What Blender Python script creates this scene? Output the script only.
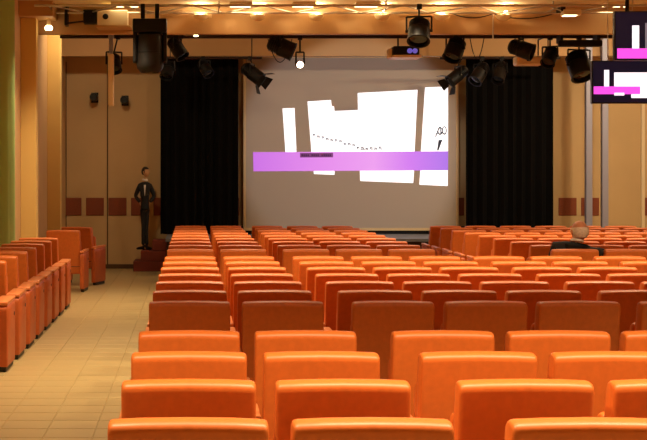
import bpy, bmesh, math, random
from mathutils import Vector, Matrix
random.seed(7)
R = math.radians
for o in list(bpy.data.objects): bpy.data.objects.remove(o)
S = bpy.context.scene
C = S.collection

# ------------------------------------------------------------------ camera
F = 1400.0; CX, CY, EYE = 191.0, 180.0, 1.75
cam = bpy.data.cameras.new('camera'); camo = bpy.data.objects.new('camera', cam); C.objects.link(camo)
camo.location = (0, 0, EYE); camo.rotation_euler = (R(90), 0, 0)
cam.sensor_fit = 'HORIZONTAL'; cam.sensor_width = 36; cam.lens = F/647*36
cam.shift_x = (323.5-CX)/647; cam.shift_y = -(220-CY)/647
cam.clip_end = 200
S.camera = camo
# ------------------------------------------------------------------ world, exposure
w = bpy.data.worlds.new('world'); S.world = w; w.use_nodes = True
w.node_tree.nodes['Background'].inputs[0].default_value = (.5, .32, .16, 1)
w.node_tree.nodes['Background'].inputs[1].default_value = .1
S.view_settings.view_transform = 'Standard'; S.view_settings.look = 'None'
S.view_settings.exposure = 0.0; S.view_settings.gamma = 1; S.view_settings.use_curve_mapping = False
WARM = (1, .77, .48)
# downlight rows of the hall: (x, depth, watts, full cone in degrees)
LAMPS = []
for x in (-1.0, .9, 2.4, 3.9): LAMPS.append((x, 4.9, 165, 112))
for x in (-1.2, .6, 2.4, 4.2, 6.0): LAMPS.append((x, 12.6, 150, 112))
for x in (-1.3, .8, 2.9, 5.0, 7.1): LAMPS.append((x, 19.0, 110, 112))
# unseen fill lights added above the stage to brighten back wall and screen
WASH = [(-1.6, 23.6, 62), (1.9, 23.2, 26), (4.4, 23.2, 26), (7.6, 23.2, 185), (9.0, 23.2, 115)]

# ------------------------------------------------------------------ helpers
def lin(c):
    return tuple((v/255/12.92 if v <= 10 else ((v/255+.055)/1.055)**2.4) for v in c)
def P(px, py, d): return Vector(((px-CX)*d/F, d, EYE-(py-CY)*d/F))
MATS = {}
def mat(name, rgb, rough=.5, metal=0, emit=0, noise=None, bump=0, spec=.5, coat=0):
    if name in MATS: return MATS[name]
    m = bpy.data.materials.new(name); m.use_nodes = True; nt = m.node_tree; b = nt.nodes['Principled BSDF']
    c = lin(rgb)
    b.inputs['Base Color'].default_value = (*c, 1); b.inputs['Roughness'].default_value = rough
    b.inputs['Metallic'].default_value = metal; b.inputs['Specular IOR Level'].default_value = spec
    b.inputs['Coat Weight'].default_value = coat
    if emit:
        b.inputs['Emission Color'].default_value = (*c, 1); b.inputs['Emission Strength'].default_value = emit
    if noise:
        scale, amt = noise
        tc = nt.nodes.new('ShaderNodeTexCoord'); n = nt.nodes.new('ShaderNodeTexNoise')
        n.inputs['Scale'].default_value = scale; n.inputs['Detail'].default_value = 4
        r = nt.nodes.new('ShaderNodeValToRGB')
        r.color_ramp.elements[0].position = .3; r.color_ramp.elements[1].position = .7
        r.color_ramp.elements[0].color = (*[v*(1-amt) for v in c], 1)
        r.color_ramp.elements[1].color = (*[min(1, v*(1+amt)) for v in c], 1)
        nt.links.new(tc.outputs['Object'], n.inputs['Vector']); nt.links.new(n.outputs['Fac'], r.inputs['Fac'])
        nt.links.new(r.outputs['Color'], b.inputs['Base Color'])
        if bump:
            bp = nt.nodes.new('ShaderNodeBump'); bp.inputs['Strength'].default_value = bump; bp.inputs['Distance'].default_value = .004
            nt.links.new(n.outputs['Fac'], bp.inputs['Height']); nt.links.new(bp.outputs['Normal'], b.inputs['Normal'])
    MATS[name] = m; return m

class MB:
    def __init__(s): s.v = []; s.f = []; s.sm = []
    def add(s, vs, fs, smooth=False):
        o = len(s.v); s.v += [tuple(v) for v in vs]; s.f += [tuple(o+i for i in f) for f in fs]; s.sm += [smooth]*len(fs); return s
    def box(s, x0, x1, y0, y1, z0, z1):
        return s.add([(x, y, z) for x in (x0, x1) for y in (y0, y1) for z in (z0, z1)],
            [(0,1,3,2),(4,6,7,5),(0,4,5,1),(2,3,7,6),(0,2,6,4),(1,5,7,3)])
    def rbox(s, x0, x1, y0, y1, z0, z1, r=.01, seg=2):
        bm = bmesh.new(); bmesh.ops.create_cube(bm, size=1)
        for v in bm.verts:
            v.co = ((x0+x1)/2+v.co.x*(x1-x0), (y0+y1)/2+v.co.y*(y1-y0), (z0+z1)/2+v.co.z*(z1-z0))
        bmesh.ops.bevel(bm, geom=bm.edges[:], offset=r, segments=seg, affect='EDGES', profile=.5)
        bm.verts.index_update()
        s.add([v.co for v in bm.verts], [[v.index for v in f.verts] for f in bm.faces]); bm.free(); return s
    def tube(s, a, b, r, r2=None, n=10, caps=True):
        a, b = Vector(a), Vector(b); r2 = r if r2 is None else r2
        d = (b-a).normalized(); u = d.orthogonal().normalized(); w_ = d.cross(u)
        vs = []
        for p, q in ((a, r), (b, r2)):
            for i in range(n):
                t = 2*math.pi*i/n; vs.append(p+(u*math.cos(t)+w_*math.sin(t))*q)
        s.add(vs, [(i, (i+1) % n, n+(i+1) % n, n+i) for i in range(n)], True)
        if caps: s.add(vs, [tuple(range(n))[::-1], tuple(range(n, 2*n))])
        return s
    def path(s, pts, r, n=6):
        for a, b in zip(pts, pts[1:]): s.tube(a, b, r, n=n)
        return s
    def lathe(s, prof, n=20, axis='Z', at=(0,0,0), M=None):
        vs = []; k = len(prof)
        for i in range(n):
            t = 2*math.pi*i/n
            for (r, h) in prof:
                p = Vector((r*math.cos(t), r*math.sin(t), h))
                if axis == 'Y': p = Vector((p.x, p.z, p.y))
                if M: p = M @ p
                vs.append(p+Vector(at))
        fs = [(i*k+j, ((i+1) % n)*k+j, ((i+1) % n)*k+j+1, i*k+j+1) for i in range(n) for j in range(k-1)]
        return s.add(vs, fs, True)
    def loft(s, prof, stations, axis='X'):
        """prof: closed (y,z) outline; stations: (x, inset, dz)"""
        n = len(prof); cx = sum(p[0] for p in prof)/n; cz = sum(p[1] for p in prof)/n
        hy = max(abs(p[0]-cx) for p in prof); hz = max(abs(p[1]-cz) for p in prof)
        vs = []
        for (x, ins, dz) in stations:
            for (y, z) in prof:
                vs.append((x, cx+(y-cx)*(1-ins/hy), cz+(z-cz)*(1-ins/hz)+dz*max(0, (z-cz)/hz)))
        m = len(stations)
        s.add(vs, [(i*n+j, i*n+(j+1) % n, (i+1)*n+(j+1) % n, (i+1)*n+j) for i in range(m-1) for j in range(n)], True)
        s.add(vs, [tuple(range(n))[::-1], tuple(range((m-1)*n, m*n))])
        return s
    def mesh(s, name, m=None):
        me = bpy.data.meshes.new(name); me.from_pydata(s.v, [], s.f)
        bm = bmesh.new(); bm.from_mesh(me); bmesh.ops.remove_doubles(bm, verts=bm.verts[:], dist=1e-6)
        bmesh.ops.recalc_face_normals(bm, faces=bm.faces[:]); bm.to_mesh(me); bm.free()
        if any(s.sm):
            me.polygons.foreach_set('use_smooth', [True]*len(me.polygons)); me.set_sharp_from_angle(angle=R(38))
        if m: me.materials.append(m)
        return me
    def build(s, name, m, parent=None):
        o = bpy.data.objects.new(name, s.mesh(name, m)); C.objects.link(o); o.parent = parent; return o
def fillet(pts, r, seg=4):
    out = []; n = len(pts)
    rs = r if isinstance(r, (list, tuple)) else [r]*n
    for i in range(n):
        p0, p, p1 = (Vector(pts[(i+k) % n]) for k in (-1, 0, 1))
        a = (p0-p).normalized(); b = (p1-p).normalized(); q = rs[i]
        A, B = p+a*q, p+b*q
        for k in range(seg+1):
            t = k/seg; out.append(tuple(A*(1-t)**2+p*2*t*(1-t)+B*t*t))
    return out
def tag(o, label=None, cat=None, group=None, kind=None):
    if label: o['label'] = label
    if cat: o['category'] = cat
    if group: o['group'] = group
    if kind: o['kind'] = kind
    return o
def empty(name, loc=(0,0,0), rz=0, label=None, cat=None, group=None):
    o = bpy.data.objects.new(name, None); C.objects.link(o); o.location = loc; o.rotation_euler = (0,0,rz)
    o.empty_display_size = .1
    return tag(o, label, cat, group)
def struct(o): o['kind'] = 'structure'; return o
def link_part(name, me, parent, loc=(0,0,0), rot=None, m=None):
    o = bpy.data.objects.new(name, me); C.objects.link(o); o.parent = parent; o.location = loc
    if rot: o.rotation_euler = rot
    return o

# ------------------------------------------------------------------ materials
M_seat = mat('orange_leather', (206, 106, 40), .45, noise=(30, .06), bump=.05)
M_side = mat('orange_side_leather', (188, 92, 42), .48, noise=(20, .06))
M_cap = mat('lit_armrest_leather', (222, 134, 82), .28)  # lighter orange: the highlight on armrest tops is put into the colour
M_black = mat('black_plastic', (18, 16, 15), .5)
M_fix = mat('black_fixture', (12, 11, 11), .5, spec=.3)
M_fix2 = mat('charcoal_fixture', (24, 19, 16), .5, spec=.3)
M_lens = mat('dark_lens', (14, 16, 26), .08)
M_wall = mat('beige_wall', (196, 160, 112), .7, noise=(1.2, .05))
M_wallr = mat('warm_wall', (204, 174, 126), .7, noise=(1.2, .05))
M_pil = mat('cream_pilaster', (222, 190, 116), .6)
M_beam = mat('orange_beam', (184, 144, 92), .6, noise=(.8, .06))
M_ceil = mat('ceiling_paint', (228, 208, 160), .8)
M_floor = mat('floor_grout', (176, 155, 110), .6)
M_tile = mat('floor_tile', (182, 160, 112), .38, noise=(3, .05))
M_red = mat('red_fabric_panel', (138, 72, 46), .9, noise=(60, .15))
M_drape = mat('black_drape', (16, 15, 15), .95, spec=.1)
M_green = mat('green_curtain', (160, 186, 118), .85)
M_screen = mat('screen_cloth', (186, 172, 158), .9)
M_stage = mat('stage_floor', (120, 124, 132), .5)
M_stagefr = mat('stage_front', (70, 40, 28), .7)
M_step = mat('step_carpet', (124, 52, 34), .85, noise=(40, .1))
M_metal = mat('aluminium', (190, 180, 165), .35, .9)
M_steel = mat('blue_grey_post', (150, 152, 174), .45, .1)
M_rail = mat('dark_rail', (44, 28, 18), .5, .4)
M_white = mat('white_casing', (232, 216, 180), .45)
M_cream = mat('cream_casing', (226, 200, 150), .5)
M_lamp = mat('lamp_glow', (255, 226, 170), .5, emit=9)
M_lampdim = mat('lamp_glow_soft', (255, 214, 140), .5, emit=2.2)
M_seam = mat('wall_joint', (92, 66, 42), .8)

# ------------------------------------------------------------------ setting
DB = 27.6   # back wall
XL, XR, DR, ZC = -2.47, 10.0, -3.0, 4.32
floor = struct(MB().box(XL-.2, XR+.2, DR, DB+.2, -.2, 0).build('floor', M_floor))
tw = .335
tile_me = []
for k in range(4):
    g = .004; h = .006
    b = MB(); t0, t1 = g/2, tw-g/2; e = .004
    b.add([(t0,t0,0),(t1,t0,0),(t1,t1,0),(t0,t1,0),(t0+e,t0+e,h),(t1-e,t0+e,h),(t1-e,t1-e,h),(t0+e,t1-e,h)],
          [(4,5,6,7),(0,1,5,4),(1,2,6,5),(2,3,7,6),(3,0,4,7)])
    tile_me.append(b.mesh('tile', M_tile))
for r_ in range(55):
    for c_ in range(5):
        y = 9.15+r_*tw
        link_part('tile', tile_me[(r_*3+c_) % 4], floor, (-.33-tw*(c_+1), y, .0005))
rest = MB()
rest.box(-.325, XR, 9.15, DB, 0, .0055)
rest.box(XL, XR, DR, 9.14, 0, .0055)
rest.box(XL, -2.01, 9.15, DB, 0, .0055)
rest.build('tiling', M_tile, floor)
struct(MB().box(XL-.2, XR+.2, DR, 20.78, ZC, ZC+.2).build('ceiling', M_ceil))
struct(MB().box(XL-.2, XR+.2, 20.78, DB+.2, 4.75, 4.95).build('ceiling_back', M_ceil))
wb = struct(MB().box(XL-.2, XR+.2, DB, DB+.2, 0, 4.75).build('wall_back', M_wallr))
wl = struct(MB().box(XL-.2, XL, DR, DB, 0, 4.75).build('wall_left', M_wall))
struct(MB().box(XR, XR+.2, DR, DB, 0, 4.75).build('wall_right', M_wall))
struct(MB().box(XL-.2, XR+.2, DR-.2, DR, 0, 4.75).build('wall_rear', M_wall))
struct(MB().rbox(XL+.001, XR-.001, 20.72, 20.86, 3.91, 4.9, .008).build('trim_1', M_beam))   # ceiling beam
struct(MB().rbox(XL+.001, XR-.001, 26.4, 26.6, 4.085, 4.9, .008).build('trim_2', M_beam))    # fascia over stage
struct(MB().rbox(XL+.001, -1.98, 20.05, 20.7, 4.10, 4.319, .006).build('trim_3', M_beam))  # soffit over the pilaster
for d in (20.3, 24.05):
    top = 4.099 if d == 20.3 else (4.31 if d < 20 else 4.74)
    MB().rbox(XL+.001, -2.245, d, d+.28, .006, top, .006).build('pilaster', M_pil, wl)
MB().box(XL+.001, XL+.016, 9, 27.5, .006, .1).build('skirting', M_cream, wl)
# red fabric squares let into the back wall
sq = MB().rbox(-.177, .177, -.018, 0, 1.05, 1.40, .006, 1).mesh('panel', M_red)
for k in (0,1,2,3,4,7,8,17,18,22,23,26):
    link_part('panel', sq, wb, (P(72.5+22.5*k, 0, DB-.001).x if k != 26 else P(651.5, 0, DB).x, DB-.001, 0))
for px, a, b_ in ((107.5, .005, 4.08), (66.0, .005, 4.08)):
    p = P(px, 0, DB)
    MB().box(p.x-.012, p.x+.012, DB-.008, DB, a, b_).build('joint_strip', M_seam, wb)
p = P(642.5, 0, DB); MB().rbox(p.x-.035, p.x+.035, DB-.05, DB-.001, 0.006, 3.8, .01).build('corner_strip', M_white, wb)
p0, p1 = P(66, 0, DB), P(161, 0, DB)
MB().box(p0.x-.1, p1.x+.3, DB-.012, DB, .006, .09).build('skirting', M_seam, wb)

# stage and steps
st = empty('stage', (0, 0, 0), 0, 'low stage platform with grey floor in front of the projection screen', 'stage')
MB().box(-.46, 7.2, 25.2, 27.44, .64, .69).build('deck', M_stage, st)
MB().box(-.44, 7.18, 25.24, 27.44, .006, .64).build('front_panel', M_stagefr, st)
MB().box(-.3, 7.15, 27.46, 27.598, .006, .84).build('skirting', M_black, wb)
ss = empty('stage_steps', (-.8, 26.6, 0), 0, 'dark red carpeted steps rising to the stage beside the wall', 'steps')
for k in range(3):
    x0 = P((133.5, 141, 152.5)[k], 0, 26.8).x
    MB().rbox(x0+.8, .3+.03, .05, .93, .006+.2*k, .2+.2*k, .012).build('step', M_step, ss)
# drapes
def drape(px0, px1, d, z0, z1, m, name, label, amp=.045, n=9, axis='X'):
    a, b = P(px0, 0, d).x, P(px1, 0, d).x
    N = n*10; vs = []; th = .012
    for side in (0, 1):
        for i in range(N+1):
            t = i/N; ph = t*n*2*math.pi+.6*math.sin(t*11)
            for z, k in ((z0, 1.15), (z0+(z1-z0)*.5, 1.0), (z1, .7)):
                vs.append((a+(b-a)*t+.012*math.sin(ph*2), d+amp*k*math.sin(ph)+side*th, z))
    fs = []; L = (N+1)*3
    for s_ in (0, 1):
        for i in range(N):
            for j in (0, 1):
                q = s_*L+i*3+j; fs.append((q, q+3, q+4, q+1))
    for i in range(N):
        fs.append((i*3, i*3+3, L+i*3+3, L+i*3)); fs.append((i*3+2, i*3+5, L+i*3+5, L+i*3+2))
    for i in (0, N):
        for j in (0, 1): fs.append((i*3+j, i*3+j+1, L+i*3+j+1, L+i*3+j))
    root = empty(name, ((a+b)/2, d, z0), 0, label, 'curtain')
    M_ = MB().add(vs, fs, True)
    M_.v = [(x-(a+b)/2, y-d, z-z0) for x, y, z in M_.v]
    M_.build('fabric', m, root)
    MB().tube((a-(a+b)/2-.05, 0, z1-z0+.02), (b-(a+b)/2+.05, 0, z1-z0+.02), .022).build('track', M_black, root)
drape(160.5, 239, 27.15, .70, 4.15, M_drape, 'stage_curtain', 'black stage curtain between the standing figure and the projection screen')
drape(466, 553.5, 27.15, .70, 4.10, M_drape, 'stage_curtain', 'black stage curtain between the projection screen and the grey posts')
# green curtain along the left wall
def green():
    root = empty('window_curtain', (XL+.09, 17.9, .02), 0, 'pale green pleated curtain hanging beside the cream pilaster', 'curtain')
    y0, y1, n = 12.6, 18.75, 42
    N = n*8; vs = []; L = (N+1)*2
    for side in (0, 1):
        for i in range(N+1):
            t = i/N; ph = t*n*2*math.pi+.5*math.sin(t*17)
            for z, k in ((0, 1.1), (4.2, .8)):
                vs.append((.04*k*math.sin(ph)-side*.01, y0-17.9+(y1-y0)*t+.01*math.sin(2*ph), z))
    fs = []
    for s_ in (0, 1):
        for i in range(N):
            q = s_*L+i*2; fs.append((q, q+2, q+3, q+1))
    for i in range(N):
        fs.append((i*2, i*2+2, L+i*2+2, L+i*2)); fs.append((i*2+1, i*2+3, L+i*2+3, L+i*2+1))
    for i in (0, N): fs.append((i*2, i*2+1, L+i*2+1, L+i*2))
    MB().add(vs, fs, True).build('fabric', M_green, root)
    MB().box(-.05, .05, y0-17.9-.02, y1-17.9+.02, 4.2, 4.299).build('track', M_white, root)
green()
# grey posts in front of the right part of the back wall
for px, nm in ((588.5, 'stage curtain'), (604.5, 'plain wall')):
    p = P(px, 0, 26.3)
    r_ = empty('steel_post', (p.x, 26.3, 0), 0, 'tall blue-grey post on the side facing the ' + nm, 'post')
    MB().rbox(-.06, .06, -.06, .06, .02, 4.7499, .012).build('shaft', M_steel, r_)
    MB().rbox(-.11, .11, -.1, .1, .0056, .02, .004).build('base_plate', M_metal, r_)

# ------------------------------------------------------------------ seats
AW = .062; BW = .52
bprof = fillet([(0.0,.966), (.115,.978), (.245,.30), (.13,.28)], [.035,.05,.03,.03])
hb = BW/2
stn = [(-hb,.014,-.004), (-hb+.003,.006,-.004), (-hb+.009,.0015,-.004), (-hb+.02,0,-.003), (-.15,0,.001), (0,0,.003), (.15,0,.001), (hb-.02,0,-.003), (hb-.009,.0015,-.004), (hb-.003,.006,-.004), (hb,.014,-.004)]
me_back = MB().loft(bprof, stn).mesh('backrest', M_seat)
cst = [(-.245,.02,0), (-.24,.008,0), (-.225,0,0), (.225,0,0), (.24,.008,0), (.245,.02,0)]
me_cush_up = MB().loft(fillet([(.225,.82), (.31,.81), (.385,.42), (.285,.40)], .03), cst).mesh('seat_cushion', M_seat)
me_cush_dn = MB().loft(fillet([(.245,.46), (.64,.47), (.64,.37), (.245,.34)], .03), cst).mesh('seat_cushion', M_seat)
sprof = fillet([(.035,.055), (.02,.61), (.59,.625), (.575,.055)], [.01,.05,.06,.03])
ast = [(-AW/2,.010,0), (-AW/2+.008,0,0), (AW/2-.008,0,0), (AW/2,.010,0)]
me_side = MB().loft(sprof, ast).mesh('side_panel', M_side)
me_cap = MB().loft(fillet([(.03,.612), (.03,.648), (.60,.66), (.60,.626)], .014), [(-AW/2,.006,0), (-AW/2+.006,0,0), (AW/2-.006,0,0), (AW/2,.006,0)]).mesh('armrest', M_cap)
me_foot = MB().rbox(-.026, .026, .09, .545, .0075, .06, .008, 1).mesh('foot', M_black)
me_sidew = MB().loft(sprof, [(-.065,.010,0), (-.057,0,0), (.057,0,0), (.065,.010,0)]).mesh('side_panel', M_side)
me_capw = MB().loft(fillet([(.03,.612), (.03,.648), (.60,.66), (.60,.626)], .014), [(-.065,.006,0), (-.059,0,0), (.059,0,0), (.065,.006,0)]).mesh('armrest', M_cap)
me_footw = MB().rbox(-.05, .05, .06, .56, .0075, .06, .008, 1).mesh('foot', M_black)
me_bolt = MB().tube((0,0,0), (.004,0,0), .018, n=10).mesh('bolt_cap', M_fix2)
me_rear = MB().loft(fillet([(.10,.40), (.12,.42), (.30,.36), (.28,.33)], .008), [(-.25,0,0), (.25,0,0)]).mesh('seat_bracket', M_black)

SEATS = 'orange auditorium seats'
def seat(x, d, label, right_arm=False, left_arm=True, down=False, group=None, rz=0, bolt=False, wide=False):
    r_ = empty('auditorium_seat', (x+hb, d, 0), rz, label, 'seat', group)
    link_part('backrest', me_back, r_)
    link_part('seat_cushion', me_cush_dn if down else me_cush_up, r_)
    link_part('seat_bracket', me_rear, r_)
    arms = ([-hb-.003-AW/2] if left_arm else []) + ([hb+.003+(.065 if wide else AW/2)] if right_arm else [])
    for ax in arms:
        wd = wide and ax > 0
        s_ = link_part('side_panel', me_sidew if wd else me_side, r_, (ax, 0, 0))
        link_part('armrest', me_capw if wd else me_cap, s_); link_part('foot', me_footw if wd else me_foot, s_)
        if bolt and ax > 0: link_part('bolt_cap', me_bolt, s_, (.065 if wide else AW/2, .5, .5))
    return r_
ORD = ['zeroth','first','second','third','fourth','fifth','sixth','seventh','eighth','ninth','tenth','eleventh','twelfth',
       'thirteenth','fourteenth','fifteenth','sixteenth','seventeenth','eighteenth','nineteenth','twentieth']
COLS = [-.269, .328, 1.034, 1.628, 2.222, 2.875, 3.462, 4.112, 4.70, 5.29, 5.88]
ENDS = {1, 4, 6}
def lab(row, c): return 'orange padded auditorium seat, %s row from stage, %s seat from the tiled aisle' % (ORD[row], ORD[c+1])
# rear rows
rows = [(20-i, 4.49+.885*i) for i in range(4)] + [(16-i, 8.915+.885*i) for i in range(7)]
for row, d in rows:
    for c, x in enumerate(COLS):
        if x-.06 > 456/1400*d + .45: continue
        seat(x, d, lab(row, c), right_arm=(c in ENDS), group=SEATS)
for k in range(9):
    d = 15.7+k
    for c in range(5):
        seat(COLS[c], d, lab(9-k, c), right_arm=(c in ENDS), group=SEATS)
    for j in range(6):
        lb = "orange padded seat in the seated man's block, %s row from stage, %s from gangway" % (ORD[9-k], ORD[j+1])
        occ = (k == 0 and j == 0)
        if occ: lb = 'orange padded auditorium seat occupied by the man in a dark jacket'
        seat(4.06+.594*j, d, lb, right_arm=(j == 5), down=occ, group=SEATS)
for k in range(8):
    seat(-1.66-.653, 12.64+.877*k, 'orange single seat with exposed side panel along the curtained wall, %s from its stage end' % ORD[8-k],
         right_arm=True, left_arm=False, wide=True, group='single seats along the wall', bolt=True)
seat(-2.25, 21.7, 'orange seat standing apart between the single seats and a turned seat', right_arm=True, group='loose seats by the wall', rz=R(-4), bolt=True)
seat(-2.17, 23.15, 'orange seat turned partly sideways before the red wall squares', right_arm=True, group='loose seats by the wall', rz=R(-16))

# ------------------------------------------------------------------ projection screen
D_S = 27.40
scr = empty('projection_screen', P(351, 0, D_S)*1, 0, 'large grey projection screen showing white blocks and a magenta band', 'screen')
scr.location.z = .69
def sp(px, py, dy=0):   # photo position on the screen plane -> local
    q = P(px, py, D_S); return (q.x-scr.location.x, dy, q.z-scr.location.z)
a, b_ = sp(246, 58), sp(456, 228)
MB().box(a[0], b_[0], 0, .02, b_[2], a[2]).build('cloth', M_screen, scr)
fr = MB(); t = .05
fr.box(a[0]-t, a[0], -.01, .03, b_[2]-t, a[2]+t); fr.box(b_[0], b_[0]+t, -.01, .03, b_[2]-t, a[2]+t)
fr.box(a[0], b_[0], -.01, .03, a[2], a[2]+t); fr.box(a[0], b_[0], -.01, .03, b_[2]-t, b_[2])
fr.build('frame', M_cream, scr)
for sx in (a[0]+.5, b_[0]-.5): MB().rbox(sx-.04, sx+.04, -.02, .04, .001, b_[2]-t, .006).build('foot', M_black, scr)
M_pw = mat('projected_white', (250, 250, 255), .9, emit=1.02)
def band_mat(name, x0, x1, cols, strength):
    m = bpy.data.materials.new(name); m.use_nodes = True; nt = m.node_tree; bs = nt.nodes['Principled BSDF']
    tc = nt.nodes.new('ShaderNodeTexCoord'); sep = nt.nodes.new('ShaderNodeSeparateXYZ'); mr = nt.nodes.new('ShaderNodeMapRange'); rp = nt.nodes.new('ShaderNodeValToRGB')
    mr.inputs[1].default_value = x0; mr.inputs[2].default_value = x1
    nt.links.new(tc.outputs['Object'], sep.inputs[0]); nt.links.new(sep.outputs[0], mr.inputs[0]); nt.links.new(mr.outputs[0], rp.inputs[0])
    el = rp.color_ramp.elements
    el[0].position = cols[0][0]; el[0].color = (*lin(cols[0][1]), 1); el[1].position = cols[-1][0]; el[1].color = (*lin(cols[-1][1]), 1)
    for ps, cc in cols[1:-1]:
        e = el.new(ps); e.color = (*lin(cc), 1)
    nt.links.new(rp.outputs[0], bs.inputs['Emission Color']); bs.inputs['Emission Strength'].default_value = strength
    bs.inputs['Base Color'].default_value = (.05,.05,.05,1); bs.inputs['Roughness'].default_value = .9
    return m
def flat(polys, name, m, parent, dy):
    b = MB()
    for poly in polys: b.add([sp(px, py, dy) for px, py in poly], [tuple(range(len(poly)))])
    return b.build(name, m, parent)
whites = [[(282.5,108.5),(294.5,108),(296.5,153),(285.5,153)],
 [(307.5,101.5),(331,100),(331.5,106),(334,106.5),(334.5,111),(358,110),(357.7,93),(417.5,89.8),(414.5,153),(311.5,153)],
 [(425,87.5),(448,86.5),(448,153),(420.8,153)],
 [(313.5,170),(334.5,170),(334.5,174.8),(314,174)],
 [(359.8,170),(414,170),(413.2,183),(360.3,181)],
 [(420.3,170),(447.7,170),(447.7,186),(419.3,184.7)]]
pim = flat(whites, 'projected_blocks', M_pw, scr, -.003)
pb = flat([[(253,152.2),(448,151.3),(448,170.3),(253.5,171.3)]], 'projected_band',
   band_mat('projected_magenta', sp(253,0)[0], sp(448,0)[0], [(0,(206,112,232)),(.35,(232,140,240)),(.62,(240,160,244)),(.8,(214,124,244)),(1,(178,116,238))], .95), scr, -.006)
M_ink = mat('projected_ink', (70, 76, 96), .9); M_inkp = mat('projected_ink_pale', (150, 152, 162), .9, emit=.2)
M_mauve = mat('projected_caption', (120, 66, 128), .9, emit=.5)
flat([[(300,153),(333,152.8),(333,157.3),(300,157.5)]], 'projected_caption', M_mauve, pb, -.009)
M_capt = mat('projected_caption_letters', (70, 36, 78), .9, emit=.2)
cl = MB()
for i in range(15):
    x = 301.5+2*i; pts = [(x, 154.2), (x+1.2, 154.2), (x+1.2, 156.3), (x, 156.3)]
    if i in (4, 9): continue
    cl.add([sp(u, v, -.012) for u, v in pts], [(0,1,2,3)])
tag(cl.build('caption_letters', M_capt, pb), kind='stuff')
sk = MB()
def stroke(b, pts, w_=.9, dy=-.006):
    for (x0, y0), (x1, y1) in zip(pts, pts[1:]):
        l = math.hypot(x1-x0, y1-y0) or 1; nx, ny = -(y1-y0)/l*w_/2, (x1-x0)/l*w_/2
        b.add([sp(x0+nx, y0+ny, dy), sp(x1+nx, y1+ny, dy), sp(x1-nx, y1-ny, dy), sp(x0-nx, y0-ny, dy)], [(0,1,2,3)])
random.seed(3)
for i in range(16):   # faint row of letters descending across the middle block
    x = 313+i*4.4; y = 134+min(13, i*1.15)+random.uniform(-1, 1)
    stroke(sk, [(x, y), (x+.6, y+2.6)]); stroke(sk, [(x, y+1), (x+1.8, y+.6), (x+2, y+2.6)])
stroke(sk, [(335, 112), (335.2, 134)], .5)
for y in (124, 126): stroke(sk, [(283.5, y), (295, y)], .4)
tag(sk.build('faint_lettering', M_inkp, pim), kind='stuff')
ik = MB()
ring = [(440+2.3*math.cos(t_)*(.9), 131+3.8*math.sin(t_)) for t_ in [i*.6 for i in range(12)]]
stroke(ik, ring, .9)
ring = [(444.3+2*math.cos(t_), 130.5+4*math.sin(t_)) for t_ in [i*.6 for i in range(12)]]
stroke(ik, ring, .9)
stroke(ik, [(435.5,137),(438,130),(440,127),(441,134)], .9); stroke(ik, [(435,134),(446,133)], .6)
ik.add([sp(438.5,140,-.006), sp(442.5,139.5,-.006), sp(438.5,150.5,-.006), sp(437,150.5,-.006)], [(0,1,2,3)])
for x, h in ((362,3.5),(364,2),(372,3.5),(374,1.5),(381,2.5)): stroke(ik, [(x,150.5),(x,150.5-h)], .6)
stroke(ik, [(360,149.5),(366,149)], .5)
tag(ik.build('ink_drawing', M_ink, pim), kind='stuff')

# ------------------------------------------------------------------ hanging monitors
M_bez = mat('monitor_black', (16, 16, 24), .35); M_dk = mat('monitor_dark_image', (24, 22, 46), .3, emit=.5)
M_mg = mat('monitor_magenta', (240, 84, 236), .4, emit=1.0); M_mw = mat('monitor_white', (250, 246, 255), .4, emit=1.2); M_gr = mat('monitor_grey', (130, 128, 140), .4, emit=.7)
def monitor(px0, py0, px1, py1, d, label, shapes):
    c = P((px0+px1)/2, (py0+py1)/2, d)
    root = empty('ceiling_monitor', c, 0, label, 'monitor', None)
    hw, hh = (px1-px0)/2*d/F, (py1-py0)/2*d/F
    MB().rbox(-hw, hw, 0, .08, -hh, hh, .008).build('casing', M_bez, root)
    L = lambda px, py: ((px-(px0+px1)/2)*d/F, -(py-(py0+py1)/2)*d/F)
    q0, q1 = L(px0+1.3, py1-1.3), L(px1-1.3, py0+1.3)
    pn = MB().box(q0[0], q1[0], -.004, .01, q0[1], q1[1]).build('screen_panel', M_dk, root)
    for i, (nm, m, x0, y0, x1, y1) in enumerate(shapes):
        a0, a1 = L(x0, y1), L(x1, y0); e = -.006-.0015*i
        MB().add([(a0[0],e,a0[1]),(a1[0],e,a0[1]),(a1[0],e,a1[1]),(a0[0],e,a1[1])], [(0,1,2,3)]).build(nm, m, pn)
    br = MB().rbox(-.15, .15, .08, .12, -.12, .12, .006); br.build('bracket', M_fix, root)
    MB().tube((0, .14, -.05), (0, .14, ZC-c.z+.0), .025).build('pole', M_fix, root)
    MB().lathe([(0,-.03),(.09,-.03),(.09,0),(0,0)], at=(0,.14,ZC-c.z)).build('ceiling_plate', M_fix, root)
    MB().tube((hw-.02 if False else -hw+.22, .06, hh), (-hw+.22, .06, ZC-c.z), .006, n=6).build('hanging_wire', M_metal, root)
monitor(614.5, 11, 703, 60.5, 15.8, 'upper ceiling monitor showing a magenta band under one white bar', [('image_bar', M_mw, 632,25.5,639,49), ('image_block', M_gr, 645,23,690,50), ('image_band', M_mg, 617,48.5,700,58.5)])
monitor(592, 60.5, 669, 103.5, 18.0, 'lower ceiling monitor showing a white block crossed by magenta band', [('image_bar', M_mw, 604,70,609,88), ('image_block', M_mw, 614,72.5,660,90), ('image_block', M_mw, 631,90,660,98), ('image_band', M_mg, 593.5,86.5,640,94.2), ('image_block', M_mw, 614,92.8,624,95.5)])

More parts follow.
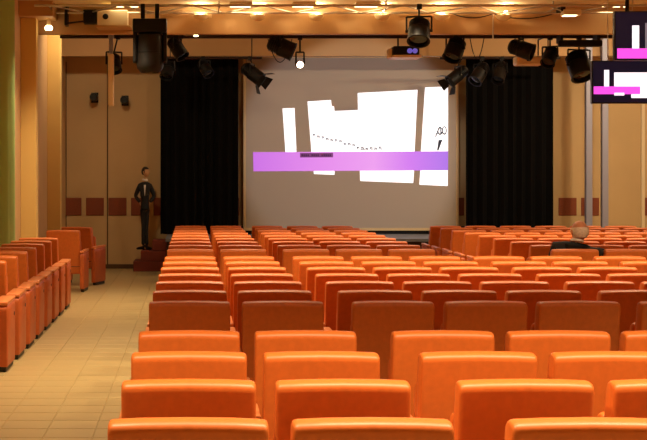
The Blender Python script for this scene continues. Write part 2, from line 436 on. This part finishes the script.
# ------------------------------------------------------------------ ceiling luminaires
for x, d, W_, cone in LAMPS:
    root = empty('ceiling_downlight', (x, d, ZC), 0, 'round recessed downlight in the hall ceiling over the %s seat rows' % ('rear' if d < 8 else 'middle' if d < 16 else 'front'), 'ceiling light', 'hall downlights')
    MB().lathe([(.10,0),(.13,0),(.13,-.02),(.10,-.03),(.09,-.004)], 20).build('ring', M_white, root)
    MB().lathe([(0,-.004),(.09,-.004)], 20).build('lamp', M_lampdim, root)
    l = bpy.data.lights.new('downlight_beam', 'SPOT'); l.energy = W_*4; l.color = WARM; l.spot_size = R(cone); l.spot_blend = .75; l.shadow_soft_size = .12
    lo = bpy.data.objects.new('downlight_beam', l); C.objects.link(lo); lo.parent = root; lo.location = (0, 0, -.05)
for x, d, W_ in WASH:
    root = empty('wall_fill_light', (x, d, 4.75), 0, 'unseen square fill light added between the beam and stage fascia', 'ceiling light', 'added stage fill lights')
    MB().rbox(-.16, .16, -.16, .16, -.03, 0, .006).build('frame', M_white, root)
    MB().box(-.12, .12, -.12, .12, -.034, -.03).build('lamp', M_lampdim, root)
    l = bpy.data.lights.new('wall_fill_beam', 'AREA'); l.energy = W_*1.0; l.color = WARM; l.size = .24
    lo = bpy.data.objects.new('wall_fill_beam', l); C.objects.link(lo); lo.parent = root; lo.location = (0, 0, -.04); lo.rotation_euler = (R(28), 0, 0)

# visible lit ceiling panels just before the beam
for px, wpx, nm in ((126, 25, 'white projector'), (240, 20, 'twin domes'), (302, 20, 'lit spotlight'), (365, 22, 'black projector'), (612, 24, 'upper monitor')):
    d = 20.6; p = P(px, 0, d); hw = wpx/2*d/F
    root = empty('ceiling_panel_light', (p.x, d-.25, ZC), 0, 'glowing ceiling panel light above the beam near the %s' % nm, 'ceiling light', None)
    MB().rbox(-hw-.02, hw+.02, -.17, .17, -.035, 0, .006).build('frame', M_white, root)
    MB().box(-hw, hw, -.15, .15, -.039, -.034).build('diffuser', M_lamp, root)
# flat lattice truss below the ceiling
tr = empty('lighting_truss', (0, 20.1, 4.2), 0, 'flat metal lattice truss running along the ceiling beam', 'truss')
xa, xb = -2.2, 8.2
for y in (-.45, .42): MB().tube((xa, y, 0), (xb, y, 0), .018, n=10).build('chord', M_metal, tr)
zz = MB().tube((0, -.45, 0), (.5, .42, 0), .011, n=6).mesh('brace', M_metal); zz2 = MB().tube((0, .42, 0), (.5, -.45, 0), .011, n=6).mesh('brace', M_metal)
for i in range(20): link_part('brace', zz if i % 2 == 0 else zz2, tr, (xa+.2+i*.5, 0, 0))
for i in range(5): MB().tube((xa+.2+i*2.4, 0, 0), (xa+.2+i*2.4, 0, .118), .012).build('hanger', M_metal, tr)
for i in range(5): MB().tube((xa+.2+i*2.4, -.45, 0), (xa+.2+i*2.4, .42, 0), .011).build('cross_bar', M_metal, tr)
# small domed downlights under the truss
for px, nm in ((201, 'cream label'), (258, 'tilted black spotlight'), (317, 'lit spotlight'), (383, 'black projector'), (505, 'sagging cable'), (443, 'pair of black spotlights')):
    p = P(px, 0, 20.4)
    root = empty('dome_lamp', (p.x, 20.52, 4.2), 0, 'small bowl-shaped lamp under the truss above the %s' % nm, 'lamp')
    MB().lathe([(.105,-.03),(.11,-.034),(.10,-.07),(.07,-.10),(.03,-.115),(0,-.118)], 18).build('shade', M_cream, root)
    MB().lathe([(0,-.03),(.03,-.045),(.035,-.07),(0,-.09)], 14).build('bulb', M_lampdim, root)
    MB().box(-.11,.11,-.006,.006,-.036,-.028).build('bar', M_metal, root)
    l = bpy.data.lights.new('dome_glow', 'POINT'); l.energy = 9; l.color = WARM; l.shadow_soft_size = .03
    lo = bpy.data.objects.new('dome_glow', l); C.objects.link(lo); lo.parent = root; lo.location = (0, -.12, .02)
    MB().tube((0,0,-.03), (0,0,.0), .016).build('clamp', M_metal, root)
# recessed downlight in beam soffit
p = P(48, 32, 20.3)
root = empty('soffit_spot', (p.x, 20.4, 4.10), 0, 'small bright spot lamp under the soffit between the two pilasters', 'lamp')
MB().tube((0,0,0),(0,0,-.10),.03).build('stem', M_white, root)
MB().lathe([(0,-.17),(.05,-.165),(.06,-.13),(.04,-.10),(0,-.10)], 16).build('lamp', M_lamp, root)
# cream label plate on beam
p = P(203.5, 15, 20.72); 
tag(MB().rbox(p.x-.125, p.x+.125, 20.70, 20.719, p.z-.045, p.z+.045, .006).build('label_plate', M_cream), 'blank cream plate fixed on the ceiling beam', 'plate')

# ------------------------------------------------------------------ dark rail and stage lights
RD, RZ = 21.6, P(0, 36.6, 21.6).z
rl = empty('lighting_rail', (0, RD, RZ), 0, 'long dark lighting rail hanging below the ceiling beam', 'rail')
MB().tube((P(60,0,RD).x, 0, 0), (P(612,0,RD).x, 0, 0), .03, n=12).build('pipe', M_rail, rl)
for px in (120, 230, 345, 493, 600): MB().tube((P(px,0,RD).x, 0, 0), (P(px,0,RD).x, 0, 4.75-RZ), .01, n=8).build('hanger', M_metal, rl)
# thin front drop pole at photo x 493
def orient(direction):
    return Vector(direction).to_track_quat('-Y', 'Z').to_matrix().to_4x4()
def spotlight(name, hang, centre, aim, length, rad, label, m=M_fix, lens=M_lens, doors=False, group=None, n=18):
    """stage spotlight: clamp on its pipe, yoke, barrel body pointing along aim"""
    hang, centre = Vector(hang), Vector(centre)
    root = empty(name, centre, 0, label, 'stage light', group)
    Mx = Vector(aim).normalized().to_track_quat('Z', 'Y').to_matrix().to_4x4()
    h = length/2
    b = MB().lathe([(0,-h),(rad*.55,-h),(rad*.8,-h*.85),(rad*.86,-h*.2),(rad,-h*.1),(rad,h*.92),(rad*1.06,h*.94),(rad*1.06,h),(rad*.9,h),(rad*.88,h*.8)], n, M=Mx)
    body = b.build('body', m, root)
    MB().lathe([(0,h*.86),(rad*.6,h*.84),(rad*.88,h*.8)], n, M=Mx).build('lens', lens, body)
    fins = MB()
    for k in range(4):
        zz_ = -h*.75+k*h*.16; fins.lathe([(rad*.84,zz_),(rad*.95,zz_+.004),(rad*.95,zz_+.012),(rad*.84,zz_+.016)], n, M=Mx)
    fins.build('cooling_fins', m, body)
    up = hang-centre; side = Mx.to_3x3() @ Vector((1,0,0)); side.z = 0
    if side.length < .2: side = Vector((1,0,0))
    side.normalize()
    topz = max(rad*1.3, up.z*.45)
    y = MB()
    for s_ in (-1, 1):
        y.tube(side*s_*rad*1.12, side*s_*rad*1.12+Vector((0,0,topz)), .013, n=6)
        y.tube(side*s_*rad*.9, side*s_*rad*1.22, .022, n=8)
    y.tube(side*-rad*1.12+Vector((0,0,topz)), side*rad*1.12+Vector((0,0,topz)), .013, n=6)
    y.tube(Vector((0,0,topz)), up, .014, n=8)
    y.build('yoke', M_fix, root)
    MB().rbox(up.x-.035, up.x+.035, up.y-.04, up.y+.04, up.z-.045, up.z+.03, .008).build('clamp', M_fix, root)
    if doors:
        for k in range(4):
            t_ = k*math.pi/2; u = Vector((math.cos(t_), math.sin(t_), 0)); v = Vector((-u.y, u.x, 0))
            pts = [u*rad+v*rad*.7+Vector((0,0,h)), u*rad-v*rad*.7+Vector((0,0,h)), u*rad*1.75-v*rad*.95+Vector((0,0,h+rad*.9)), u*rad*1.75+v*rad*.95+Vector((0,0,h+rad*.9))]
            pts += [q+u*.008 for q in pts]
            MB().add([Mx @ q for q in pts], [(0,1,2,3),(7,6,5,4),(0,4,5,1),(1,5,6,2),(2,6,7,3),(3,7,4,0)]).build('barn_door', M_fix, root)
    return root
def rail_at(px): return Vector((P(px,0,RD).x, RD, RZ-.01))
def px_at(px, py, d): return P(px, py, d)
spotlight('stage_spotlight', rail_at(177)+Vector((0,-.02,0)), px_at(177, 48, RD), (.5,-.3,-.8), .36, .11, 'black spotlight on the rail beside the moving head light')
spotlight('stage_spotlight', rail_at(281), px_at(281, 47, RD), (.8,-.1,-.35), .42, .14, 'fat black spotlight tilted on rail beside the lit spotlight')
spotlight('stage_spotlight', rail_at(455), px_at(455, 49, RD), (-.35,-.35,-.8), .36, .145, 'black spotlight on rail above the edge of the projection screen')
spotlight('stage_spotlight', rail_at(521), px_at(521, 49, RD-.1), (.6,-.3,-.25), .38, .13, 'black spotlight just above the hanging cream box')
spotlight('stage_spotlight', rail_at(550), px_at(550, 56, RD), (-.3,-.4,-.6), .32, .11, 'black spotlight between the cream box and the banded spotlight')
spotlight('stage_spotlight', rail_at(579), px_at(579, 65, RD), (.15,-.4,-.75), .44, .18, 'largest black spotlight beside the lower ceiling monitor')
# short drop bars below the rail for the lower spotlights
def drop(px0, px1, py, name_label):
    d = 26.0; z = P(0, py, d).z
    r_ = empty('lighting_bar', (P((px0+px1)/2,0,d).x, d, z), 0, name_label, 'bar')
    hw = (px1-px0)/2*d/F
    MB().tube((-hw,0,0),(hw,0,0),.025).build('pipe', M_rail, r_)
    for s_ in (-.8, .8): MB().tube((hw*s_,0,0),(hw*s_,0,4.75-z),.01, n=6).build('hanger', M_rail, r_)
    return d, z
d, z = drop(160, 262, 58, 'dark lighting bar before the curtain nearest the standing figure')
for px, py, aim, ln, rd, nm, dr in ((252, 73, (.75,-.25,-.6), .44, .13, 'black spotlight with open barn doors beside the screen', True), (205, 68, (.4,-.5,-.7), .34, .11, 'black spotlight in the middle of the short bar', False), (168, 70, (-.2,-.5,-.8), .34, .12, 'black spotlight by the curtain edge nearest the standing figure', False)):
    spotlight('stage_spotlight', Vector((P(px-2,0,d).x, d, z)), P(px, py, d), aim, ln, rd, nm, doors=dr)
d, z = drop(440, 560, 58, 'dark lighting bar before the curtain nearest the grey posts')
for px, py, aim, ln, rd, nm, dr in ((458, 75, (-.75,-.2,-.6), .42, .12, 'black spotlight with barn doors overlapping the projected block', True), (480, 73, (-.5,-.4,-.7), .44, .13, 'charcoal spotlight hanging before the curtain, beside the barn-door spotlight', False), (500, 72, (-.3,-.5,-.75), .44, .12, 'charcoal spotlight hanging before the curtain under the cream box', False)):
    spotlight('stage_spotlight', Vector((P(px+2,0,d).x, d, z)), P(px, py, d), aim, ln, rd, nm, m=M_fix2 if not dr else M_fix, doors=dr)
# truss hung
TD, TZ = 19.65, 4.19
spotlight('stage_spotlight', (P(419,0,TD+.02).x, TD, TZ), P(419, 31, TD), (-.12,-.45,-.8), .36, .155, 'black spotlight hanging from the truss above the black projector')
# the lit spotlight facing the hall
spotlight('stage_spotlight', rail_at(300), P(300, 64.5, RD), (-.05,-1,-.12), .2, .055, 'small lit spotlight glowing before the projection screen', m=M_metal, lens=mat('spot_glow', (255,232,196), .4, emit=22))
# small white lit fixture on rail
p = P(196, 34, RD)
r_ = empty('clip_lamp', p, 0, 'tiny white clip lamp shining on the dark rail', 'lamp')
MB().tube((-.2,-.04,-.015),(0,-.04,-.015),.01,n=8).build('arm', M_white, r_)
MB().lathe([(.012,.05),(.02,.04),(.036,-.03),(0,-.036)],14,at=(.0,-.05,-.01)).build('lamp', M_lamp, r_)
MB().rbox(-.24,-.19,-.05,.03,-.07,.02,.006).build('clamp', M_fix, r_)
# moving head light
c = P(150, 26, TD)
mh = empty('moving_head_light', c, 0, 'big dark moving head light hanging from the truss, pointing down', 'stage light')
hw = 17*TD/F
MB().rbox(-hw, hw, -.17, .17, -.10, .09, .02).build('base', M_fix, mh)
for s_ in (-1, 1):
    MB().loft(fillet([(-.09,-.52),(-.07,-.08),(.07,-.08),(.09,-.52)], .03), [(s_*(hw-.03)-.028,.006,0),(s_*(hw-.03)-.02,0,0),(s_*(hw-.03)+.02,0,0),(s_*(hw-.03)+.028,.006,0)]).build('yoke_arm', M_fix, mh)
hd = MB().lathe([(0,-.09),(.14,-.095),(.18,-.13),(.185,-.30),(.187,-.50),(.190,-.55),(.18,-.60),(.13,-.655),(.12,-.64)], 22).build('head', M_fix2, mh)
MB().lathe([(.12,-.64),(.06,-.65),(0,-.655)], 22).build('lens', M_lens, hd)
MB().lathe([(.184,-.36),(.192,-.362),(.192,-.38),(.184,-.382)], 22).build('head_ring', M_fix, hd)
for s_ in (-.1, .1): MB().rbox(s_-.03, s_+.03, -.04, .04, .09, TZ-c.z+.03, .008).build('clamp', M_fix, mh)
# black projector
c = P(404.5, 52, RD)
pj = empty('ceiling_projector', c, 0, 'black projector on a pale tray hanging under the rail', 'projector')
hw = 13*RD/F
MB().rbox(-hw, hw, -.2, .22, -.06, .075, .02).build('casing', M_fix, pj)
for i, x in enumerate((.05, .13)): MB().lathe([(0,-.222),(.03,-.222),(.04,-.21),(.042,-.19)], 16, 'Y', at=(x,0,.0)).build('lens', mat('violet_lens', (120,110,220), .1, emit=.5), pj)
MB().rbox(-hw-.01, hw+.03, -.22, .24, -.10, -.062, .008).build('tray', M_white, pj)
MB().rbox(-hw-.06, -hw-.012, -.18, .1, -.10, .04, .01).build('side_vent', M_cream, pj)
for x in (-.1, .1): MB().tube((x,0,.07),(x,0,RZ-c.z-.02),.014,n=8).build('mount_arm', M_fix, pj)
# spot added at the black projector's back to light the screen cloth
pl = bpy.data.lights.new('screen_fill_beam', 'SPOT'); pl.energy = 260; pl.color = (.92, .96, 1); pl.spot_size = R(46); pl.spot_blend = .3; pl.shadow_soft_size = .03
po = bpy.data.objects.new('screen_fill_beam', pl); C.objects.link(po); po.parent = pj; po.location = (0, .27, -.02)
tgt = P(351, 140, D_S)-(c+po.location); po.rotation_euler = tgt.to_track_quat('-Z', 'Y').to_euler()
# cream box hanging at 528
c = P(528, 60, RD+.5)
cb = empty('projector_box', c, 0, 'small cream projector box with round dark lens hanging under the rail', 'projector')
MB().rbox(-.21, .21, -.14, .14, -.09, .055, .03).build('casing', M_white, cb)
MB().lathe([(0,-.146),(.022,-.148),(.032,-.142),(.032,-.13)], 16, 'Y', at=(-.03,0,.0)).build('lens', M_fix, cb)
for x in (-.16, .16): MB().path([(x,-.0,.05),(x,-.0,RZ-c.z),(x,-.5,RZ-c.z)],.012,n=8).build('mount_arm', M_fix, cb)
# long black bar fixture near lower monitor
c = P(580, 43.5, 21.35)
lb = empty('batten_light', c, 0, 'long black batten light above the largest black spotlight', 'stage light')
MB().rbox(-.33, .33, -.06, .06, -.05, .05, .02).build('body', M_fix, lb)
for x in (-.28, .28): MB().rbox(x-.02, x+.02, -.02, .25, .02, .17, .006).build('clamp', M_fix, lb)
# white projector on the beam, dark speaker next to it
c = P(113, 18.5, 20.45)
wp = empty('wall_projector', c, 0, 'white boxy projector with a round black lens fixed on the beam', 'projector')
hw = 15*20.45/F
MB().rbox(-hw, hw, -.16, .18, -.115, .105, .012).build('casing', M_white, wp)
MB().lathe([(0,-.168),(.03,-.17),(.042,-.162),(.042,-.15)], 18, 'Y', at=(-.1,0,.01)).build('lens', M_fix, wp)
MB().rbox(-hw-.02, hw+.05, -.18, .265, -.145, -.117, .006).build('shelf', M_beam, wp)
c = P(90.5, 17, 20.5)
sp_ = empty('beam_speaker', c, 0, 'small black speaker on an arm beside the white projector', 'speaker')
MB().rbox(-.10, .10, -.1, .1, -.10, .10, .015).build('casing', M_fix, sp_)
MB().tube((-.34,.0,-.09),(-.08,.0,-.06),.014).build('arm', M_fix, sp_)
MB().rbox(-.38,-.335,-.02,.218,-.12,.2,.006).build('bracket', M_fix, sp_)
# lit white box lamp at 572
c = P(571, 13.5, 20.3)
bl = empty('box_lamp', c, 0, 'bright white box lamp clamped to the truss near the upper monitor', 'lamp')
MB().rbox(-.13,.13,-.08,.08,-.03,.05,.01).build('casing', M_white, bl)
MB().box(-.11,.07,-.07,.07,-.036,-.03).build('lamp', M_lamp, bl)
MB().rbox(-.16,-.09,-.05,.22,.03,.1,.006).build('clamp', M_fix, bl)
# left wall-mounted column speaker and two small lamps
c = P(111, 80, 21.45)
cs = empty('column_speaker', c, 0, 'slim cream column loudspeaker hanging from the rail before the panelled wall', 'speaker')
MB().rbox(-.046,.046,-.05,.04,-.40,.40,.02).build('casing', M_white, cs)
MB().rbox(-.03,.03,-.03,.03,.40,RZ-c.z-.02,.008).build('bracket', M_steel, cs)
MB().rbox(-.04,.04,-.04,.19,RZ-c.z-.03,RZ-c.z+.03,.008).build('clamp', M_steel, cs)
for px, py, nm, rd in ((94, 97, 'small black lamp on the wall beside the pilaster', .085), (124.5, 100, 'small black lamp on the wall beside the black curtain', .085)):
    c = P(px, py, 27.35)
    r_ = empty('wall_lamp', c, 0, nm, 'lamp')
    MB().lathe([(0,-.12),(rd*.8,-.12),(rd,-.05),(rd,.1),(0,.1)], 14, 'Y').build('head', M_fix, r_)
    MB().rbox(-.03,.03,.05,.25,-.03,.03,.006).build('arm', M_fix, r_)
    MB().rbox(-.07,.07,.225,.249,-.1,.1,.006).build('wall_plate', M_fix, r_)
spotlight('stage_spotlight', (P(118,0,RD).x, RD, RZ), P(114, 63, RD+.35), (.1,-.4,-.7), .3, .11, 'black spotlight on the rail behind the column loudspeaker')
# cables
def cable(pts, r, label):
    o = Vector(pts[0]); vs = [Vector(p_)-o for p_ in pts]
    e = MB().path(vs, r).build('cable', M_fix); e.location = o; tag(e, label, 'cable')
def sag(a, b, s_, n=12):
    a, b = Vector(a), Vector(b)
    return [a.lerp(b, i/n)-Vector((0,0,4*s_*(i/n)*(1-i/n))) for i in range(n+1)]
cable(sag(P(449,12,20.55), P(492,14,20.55), .07), .008, 'black cable sagging below the truss before the thin hanger')
cable(sag(P(495,14,20.55), P(562,10.5,20.55), .09), .008, 'black cable sagging below truss towards the bright box lamp')
cable(sag(P(470,38,RD-.04), P(484,38,RD-.04), .32), .007, 'thin cable loop hanging from the rail before the screen top')
cable(sag(P(268,39,RD-.04), P(292,39,RD-.04), .36), .007, 'thin cable loop hanging under the fat tilted spotlight')
tag(MB().tube(P(493,11,20.56), P(493,38.5,20.56), .012, n=8).build('hanging_rod', M_metal), 'thin pale rod hanging in front of the beam', 'rod')

# ------------------------------------------------------------------ people
def skin_mesh(nodes, edges, root, sub=2):
    names = list(nodes); me = bpy.data.meshes.new('t'); me.from_pydata([nodes[n][0] for n in names], [(names.index(a), names.index(b)) for a, b in edges], [])
    o = bpy.data.objects.new('t', me); C.objects.link(o)
    m = o.modifiers.new('s', 'SKIN'); m.use_smooth_shade = True
    for i, n in enumerate(names):
        r_ = nodes[n][1]; r_ = (r_, r_) if not isinstance(r_, tuple) else r_
        me.skin_vertices[0].data[i].radius = r_; me.skin_vertices[0].data[i].use_root = (n == root)
    s_ = o.modifiers.new('d', 'SUBSURF'); s_.levels = sub; s_.render_levels = sub
    dg = bpy.context.evaluated_depsgraph_get(); dg.update()
    e = o.evaluated_get(dg); out = bpy.data.meshes.new_from_object(e)
    v = [tuple(x.co) for x in out.vertices]; f = [tuple(p_.vertices) for p_ in out.polygons]
    bpy.data.objects.remove(o); bpy.data.meshes.remove(out)
    return v, f
def head_geo(b, c, yaw, tilt, s=1.0, wx=1.0, wz=1.0):
    """head with face features; looks along +Y before yaw"""
    Mx = Matrix.Translation(c) @ Matrix.Rotation(yaw, 4, 'Z') @ Matrix.Rotation(tilt, 4, 'X') @ Matrix.Diagonal((s*wx, s, s*wz, 1))
    vs = []; NU, NV = 28, 20; fs = []
    for j in range(NV+1):
        ph = math.pi*j/NV
        for i in range(NU):
            th = 2*math.pi*i/NU
            x, y, z = math.sin(ph)*math.cos(th), math.sin(ph)*math.sin(th), math.cos(ph)
            px_, py_, pz_ = x*.076, y*.098, z*.118
            if z < 0:   # narrow to the chin, jaw forward
                k = -z; px_ *= 1-.28*k*k; py_ = py_*(1-.22*k)+.018*k
            if y < 0 and z < -.3: py_ *= .85
            fr_ = max(0, y)
            if fr_ > .5:
                g = math.exp(-((px_/.014)**2+((pz_+.018)/.024)**2)); py_ += .026*g            # nose
                for sx in (-1, 1):
                    g = math.exp(-(((px_-sx*.031)/.016)**2+((pz_-.008)/.013)**2)); py_ -= .012*g  # eye sockets
                g = math.exp(-((px_/.026)**2+((pz_+.062)/.008)**2)); py_ -= .006*g            # mouth
                g = math.exp(-((px_/.028)**2+((pz_+.100)/.014)**2)); py_ += .008*g            # chin
            vs.append(Mx @ Vector((px_, py_, pz_)))
    for j in range(NV):
        for i in range(NU): fs.append((j*NU+i, j*NU+(i+1) % NU, (j+1)*NU+(i+1) % NU, (j+1)*NU+i))
    b.add(vs, fs, True)
    for sx in (-1, 1):  # ears
        E = Mx @ Matrix.Translation((sx*.078, -.012, -.008)) @ Matrix.Rotation(sx*R(-22), 4, 'Z')
        b.lathe([(0,-.006),(.6,-.008),(.95,-.003),(1,.004),(.75,.008),(.3,.004),(0,.002)], 14,
                M=E @ Matrix.Rotation(R(90), 4, 'Y') @ Matrix.Diagonal((.033,.02,1,1)))
    return Mx
def hair_geo(Mx, keep):
    vs = []; NU, NV = 28, 20; fs = []
    P_ = {}
    for j in range(NV+1):
        ph = math.pi*j/NV
        for i in range(NU):
            th = 2*math.pi*i/NU
            x, y, z = math.sin(ph)*math.cos(th), math.sin(ph)*math.sin(th), math.cos(ph)
            k = max(0, -z); g = 1-.28*k*k
            vs.append(Mx @ Vector((x*.083*g, y*.106*(1-.22*k), z*.126)))
            P_[len(vs)-1] = (x, y, z)
    for j in range(NV):
        for i in range(NU):
            f = (j*NU+i, j*NU+(i+1) % NU, (j+1)*NU+(i+1) % NU, (j+1)*NU+i)
            c_ = [sum(P_[q][a_] for q in f)/4 for a_ in range(3)]
            if keep(*c_): fs.append(f)
    return vs, fs
def hand_geo(b, wrist, direction, palm_n, curl, thumb_side, s=1.0):
    d = Vector(direction).normalized(); n = Vector(palm_n); n = (n-d*n.dot(d)).normalized(); t = d.cross(n).normalized()*thumb_side
    w_ = Vector(wrist)
    v, f = skin_mesh({'w': (w_, (.022*s,.026*s)), 'p1': (w_+d*.035*s, (.02*s,.033*s)), 'p2': (w_+d*.085*s, (.016*s,.036*s))}, [('w','p1'),('p1','p2')], 'w', 1)
    b.add(v, f, True)
    for k, (off, ln) in enumerate(((.027,.068),(.009,.076),(-.009,.071),(-.026,.056))):
        p0 = w_+d*.075*s+t*off*s; dir_ = d.copy(); pts = [p0]
        for q in range(3):
            ang = R(curl)*(q*.8+.3); dd = d*math.cos(ang)+n*math.sin(ang)
            pts.append(pts[-1]+dd*(ln*(.42,.32,.26)[q]+(.012 if q == 0 else 0))*s)
        nd = {str(i): (p_, (.0088-.0009*i)*s) for i, p_ in enumerate(pts)}
        v, f = skin_mesh(nd, [('0','1'),('1','2'),('2','3')], '0', 1); b.add(v, f, True)
    p0 = w_+d*.025*s+t*.022*s
    pts = [p0, p0+(d*.6+t*.8+n*.2).normalized()*.036*s, p0+(d*.75+t*.7+n*.35).normalized()*.066*s, p0+(d*.88+t*.55+n*.5).normalized()*.09*s]
    nd = {str(i): (p_, (.0105-.001*i)*s) for i, p_ in enumerate(pts)}
    v, f = skin_mesh(nd, [('0','1'),('1','2'),('2','3')], '0', 1); b.add(v, f, True)
M_skin = mat('skin', (214, 150, 116), .5); M_suit = mat('dark_suit', (20, 19, 22), .8); M_shirt = mat('white_shirt', (226, 218, 210), .8)
M_grey = mat('white_hair', (236, 228, 214), .8, noise=(60, .15)); M_dhair = mat('dark_hair', (30, 20, 16), .6); M_shoe = mat('black_shoe', (14, 12, 12), .35)
M_face = mat('figure_face', (196, 150, 104), .6)

# seated man, seat centre x = 4.32, back top at depth 15.7
man = empty('person', (4.36, 15.95, .0075), 0, 'seated bald man with white hair and dark jacket, seen from behind', 'person')
hp = Vector((0.02, .14, .55))
J = {'hip': (hp, (.15,.125)), 'waist': (Vector((.02,.12,.70)), (.145,.11)), 'chest': (Vector((.03,.09,.86)), (.165,.115)), 'upper': (Vector((.04,.08,.95)), (.14,.09)),
     'neck0': (Vector((.06,.09,1.02)), .06), 'neck1': (Vector((.07,.10,1.09)), .055),
     'shL': (Vector((-.17,.09,.975)), .075), 'shR': (Vector((.22,.06,.90)), .07),
     'elL': (Vector((-.21,.20,.70)), .05), 'elR': (Vector((.285,-.17,.93)), .045),
     'wrL': (Vector((-.10,.42,.62)), .034), 'wrR': (Vector((.30,.10,.82)), .034),
     'thL': (Vector((-.08,.20,.55)), .088), 'thR': (Vector((.12,.20,.55)), .088), 'knL': (Vector((-.10,.62,.53)), .062), 'knR': (Vector((.14,.62,.53)), .062),
     'anL': (Vector((-.10,.66,.09)), .042), 'anR': (Vector((.14,.66,.09)), .042)}
Eup = [('hip','waist'),('waist','chest'),('chest','upper'),('upper','neck0'),('neck0','neck1'),('upper','shL'),('upper','shR'),('shL','elL'),('elL','wrL'),('shR','elR'),('elR','wrR')]
Elow = [('hip','thL'),('hip','thR'),('thL','knL'),('thR','knR'),('knL','anL'),('knR','anR')]
def grow(keys, add): return {k: (J[k][0], tuple(q+add for q in J[k][1]) if isinstance(J[k][1], tuple) else J[k][1]+add) for k in keys}
def person_parts(root, Jd, headc, yaw, tilt, hands, hair_keep, hair_m, face_m, suit_m, hs=1.0, toes=(), wx=1.0, wz=1.0, hem=0):
    global J
    J = Jd
    b = MB(); nd = grow(J, -.018*hs)
    for k_ in ('neck0','neck1','wrL','wrR'): nd[k_] = J[k_]
    for k_ in ('waist','chest','upper','shL','shR'): nd[k_] = grow([k_], -.035*hs)[k_]
    for k_ in ('hip','thL','thR'):
        q_ = J[k_][1]; nd[k_] = (J[k_][0], tuple(u_*.5 for u_ in q_) if isinstance(q_, tuple) else q_*.55)
    v, f = skin_mesh(nd, Eup+Elow, 'hip', 1); b.add(v, f, True)
    Mx = head_geo(b, headc, yaw, tilt, hs, wx, wz)
    for h in hands: hand_geo(b, *h)
    body = b.build('body', face_m, root)
    up = [k for k in J if k[:2] not in ('th','kn','an') and k != 'neck1']
    nd = grow(up, .012); ed = [e for e in Eup if 'neck1' not in e]
    if hem:   # jacket skirt below the hip
        nd['hem'] = (J['hip'][0]-Vector((0,0,hem)), tuple(q_+.022 for q_ in J['hip'][1])); ed = ed+[('hip','hem')]
        nd['hip'] = (J['hip'][0], tuple(q_+.022 for q_ in J['hip'][1]))
    v, f = skin_mesh(nd, ed, 'chest', 2)
    MB().add(v, f, True).build('jacket', suit_m, root)
    lo = ['hip','thL','thR','knL','knR','anL','anR']
    v, f = skin_mesh(grow(lo, .010), Elow, 'hip', 2); MB().add(v, f, True).build('trousers', suit_m, root)
    for a_, dr in toes:
        p_ = J[a_][0]; dr = Vector(dr).normalized()
        z0 = p_.z
        v, f = skin_mesh({'h': (Vector((p_.x,p_.y,.035))-dr*.04, (.034,.034)), 'm': (Vector((p_.x,p_.y,.036))+dr*.07, (.038,.032)), 't': (Vector((p_.x,p_.y,.026))+dr*.17, (.028,.02)), 'u': (Vector((p_.x,p_.y,.085)), .042)}, [('h','m'),('m','t'),('h','u')], 'h', 2)
        MB().add(v, f, True).build('shoe', M_shoe, root)
    n0 = J['neck0'][0]; n1 = J['neck1'][0]
    MB().tube(n0+(n1-n0)*.25, n0+(n1-n0)*.62, .066*hs+.006, .062*hs+.002, n=18).build('shirt_collar', M_shirt, root)
    v, f = hair_geo(Mx, hair_keep); h_ = MB().add(v, f, True).build('hair', hair_m, root)
    return Mx
person_parts(man, J, Vector((.095, .095, 1.155)), R(8), R(-6),
    [((-.10,.42,.62), (.5,.8,-.1), (0,0,-1), 30, 1), ((.30,.10,.82), (-.1,1,-.6), (0,0,-1), 40, -1)],
    lambda x, y, z: (y < .45 and z < .30 and z > -.62 and (abs(x) > .35 or y < 0) and not (y > .1 and z < -.1)), M_grey, M_skin, M_suit, hs=1.08, wx=1.14, wz=.95,
    toes=(('anL',(-.1,1,0)),('anR',(.1,1,0))))

# standing figure on the steps, hands on hips
SX = P(144.8, 0, 27.0).x
fig = empty('person', (SX, 27.05, .401), 0, 'slim standing figure in black suit with hands on hips, on red steps', 'person')
fig.scale = (1.0, 1.0, 1.055)
J2 = {'hip': (Vector((0,0,.78)), (.07,.06)), 'waist': (Vector((0,0,.90)), (.06,.055)), 'chest': (Vector((0,0,1.06)), (.085,.06)), 'upper': (Vector((0,0,1.16)), (.075,.05)),
      'neck0': (Vector((0,0,1.25)), .032), 'neck1': (Vector((.01,-.01,1.33)), .03),
      'shL': (Vector((-.10,0,1.17)), .042), 'shR': (Vector((.10,0,1.17)), .042),
      'elL': (Vector((-.185,.04,.985)), .03), 'elR': (Vector((.185,.04,.985)), .03),
      'wrL': (Vector((-.095,-.01,.87)), .021), 'wrR': (Vector((.095,-.01,.87)), .021),
      'thL': (Vector((-.035,0,.72)), .05), 'thR': (Vector((.035,0,.72)), .05), 'knL': (Vector((-.029,-.01,.42)), .031), 'knR': (Vector((.029,-.01,.42)), .031),
      'anL': (Vector((-.035,.0,.08)), .026), 'anR': (Vector((.035,0,.08)), .026)}
person_parts(fig, J2, Vector((.012,-.015,1.425)), R(180+62), R(2),
    [((-.095,-.01,.87), (.05,.75,-.45), (.8,0,0), 30, 1, .7), ((.095,-.01,.87), (-.05,.75,-.45), (-.8,0,0), 30, -1, .7)],
    lambda x, y, z: (z > .42 or (y < -.1 and z > -.45) or (abs(x) > .75 and z > -.1 and y < .3)), M_dhair, M_face, M_suit, hs=.80, hem=.07,
    toes=(('anL',(-.7,-.7,0)),('anR',(.55,-.8,0))))
MB().add([(-.018,-.088,1.19),(.022,-.088,1.19),(.0,-.096,.98),(-.018,-.03,1.19),(.022,-.03,1.19),(0,-.03,.98)], [(0,1,2),(5,4,3),(0,2,5,3),(1,4,5,2),(0,3,4,1)]).build('shirt_front', M_shirt, fig)
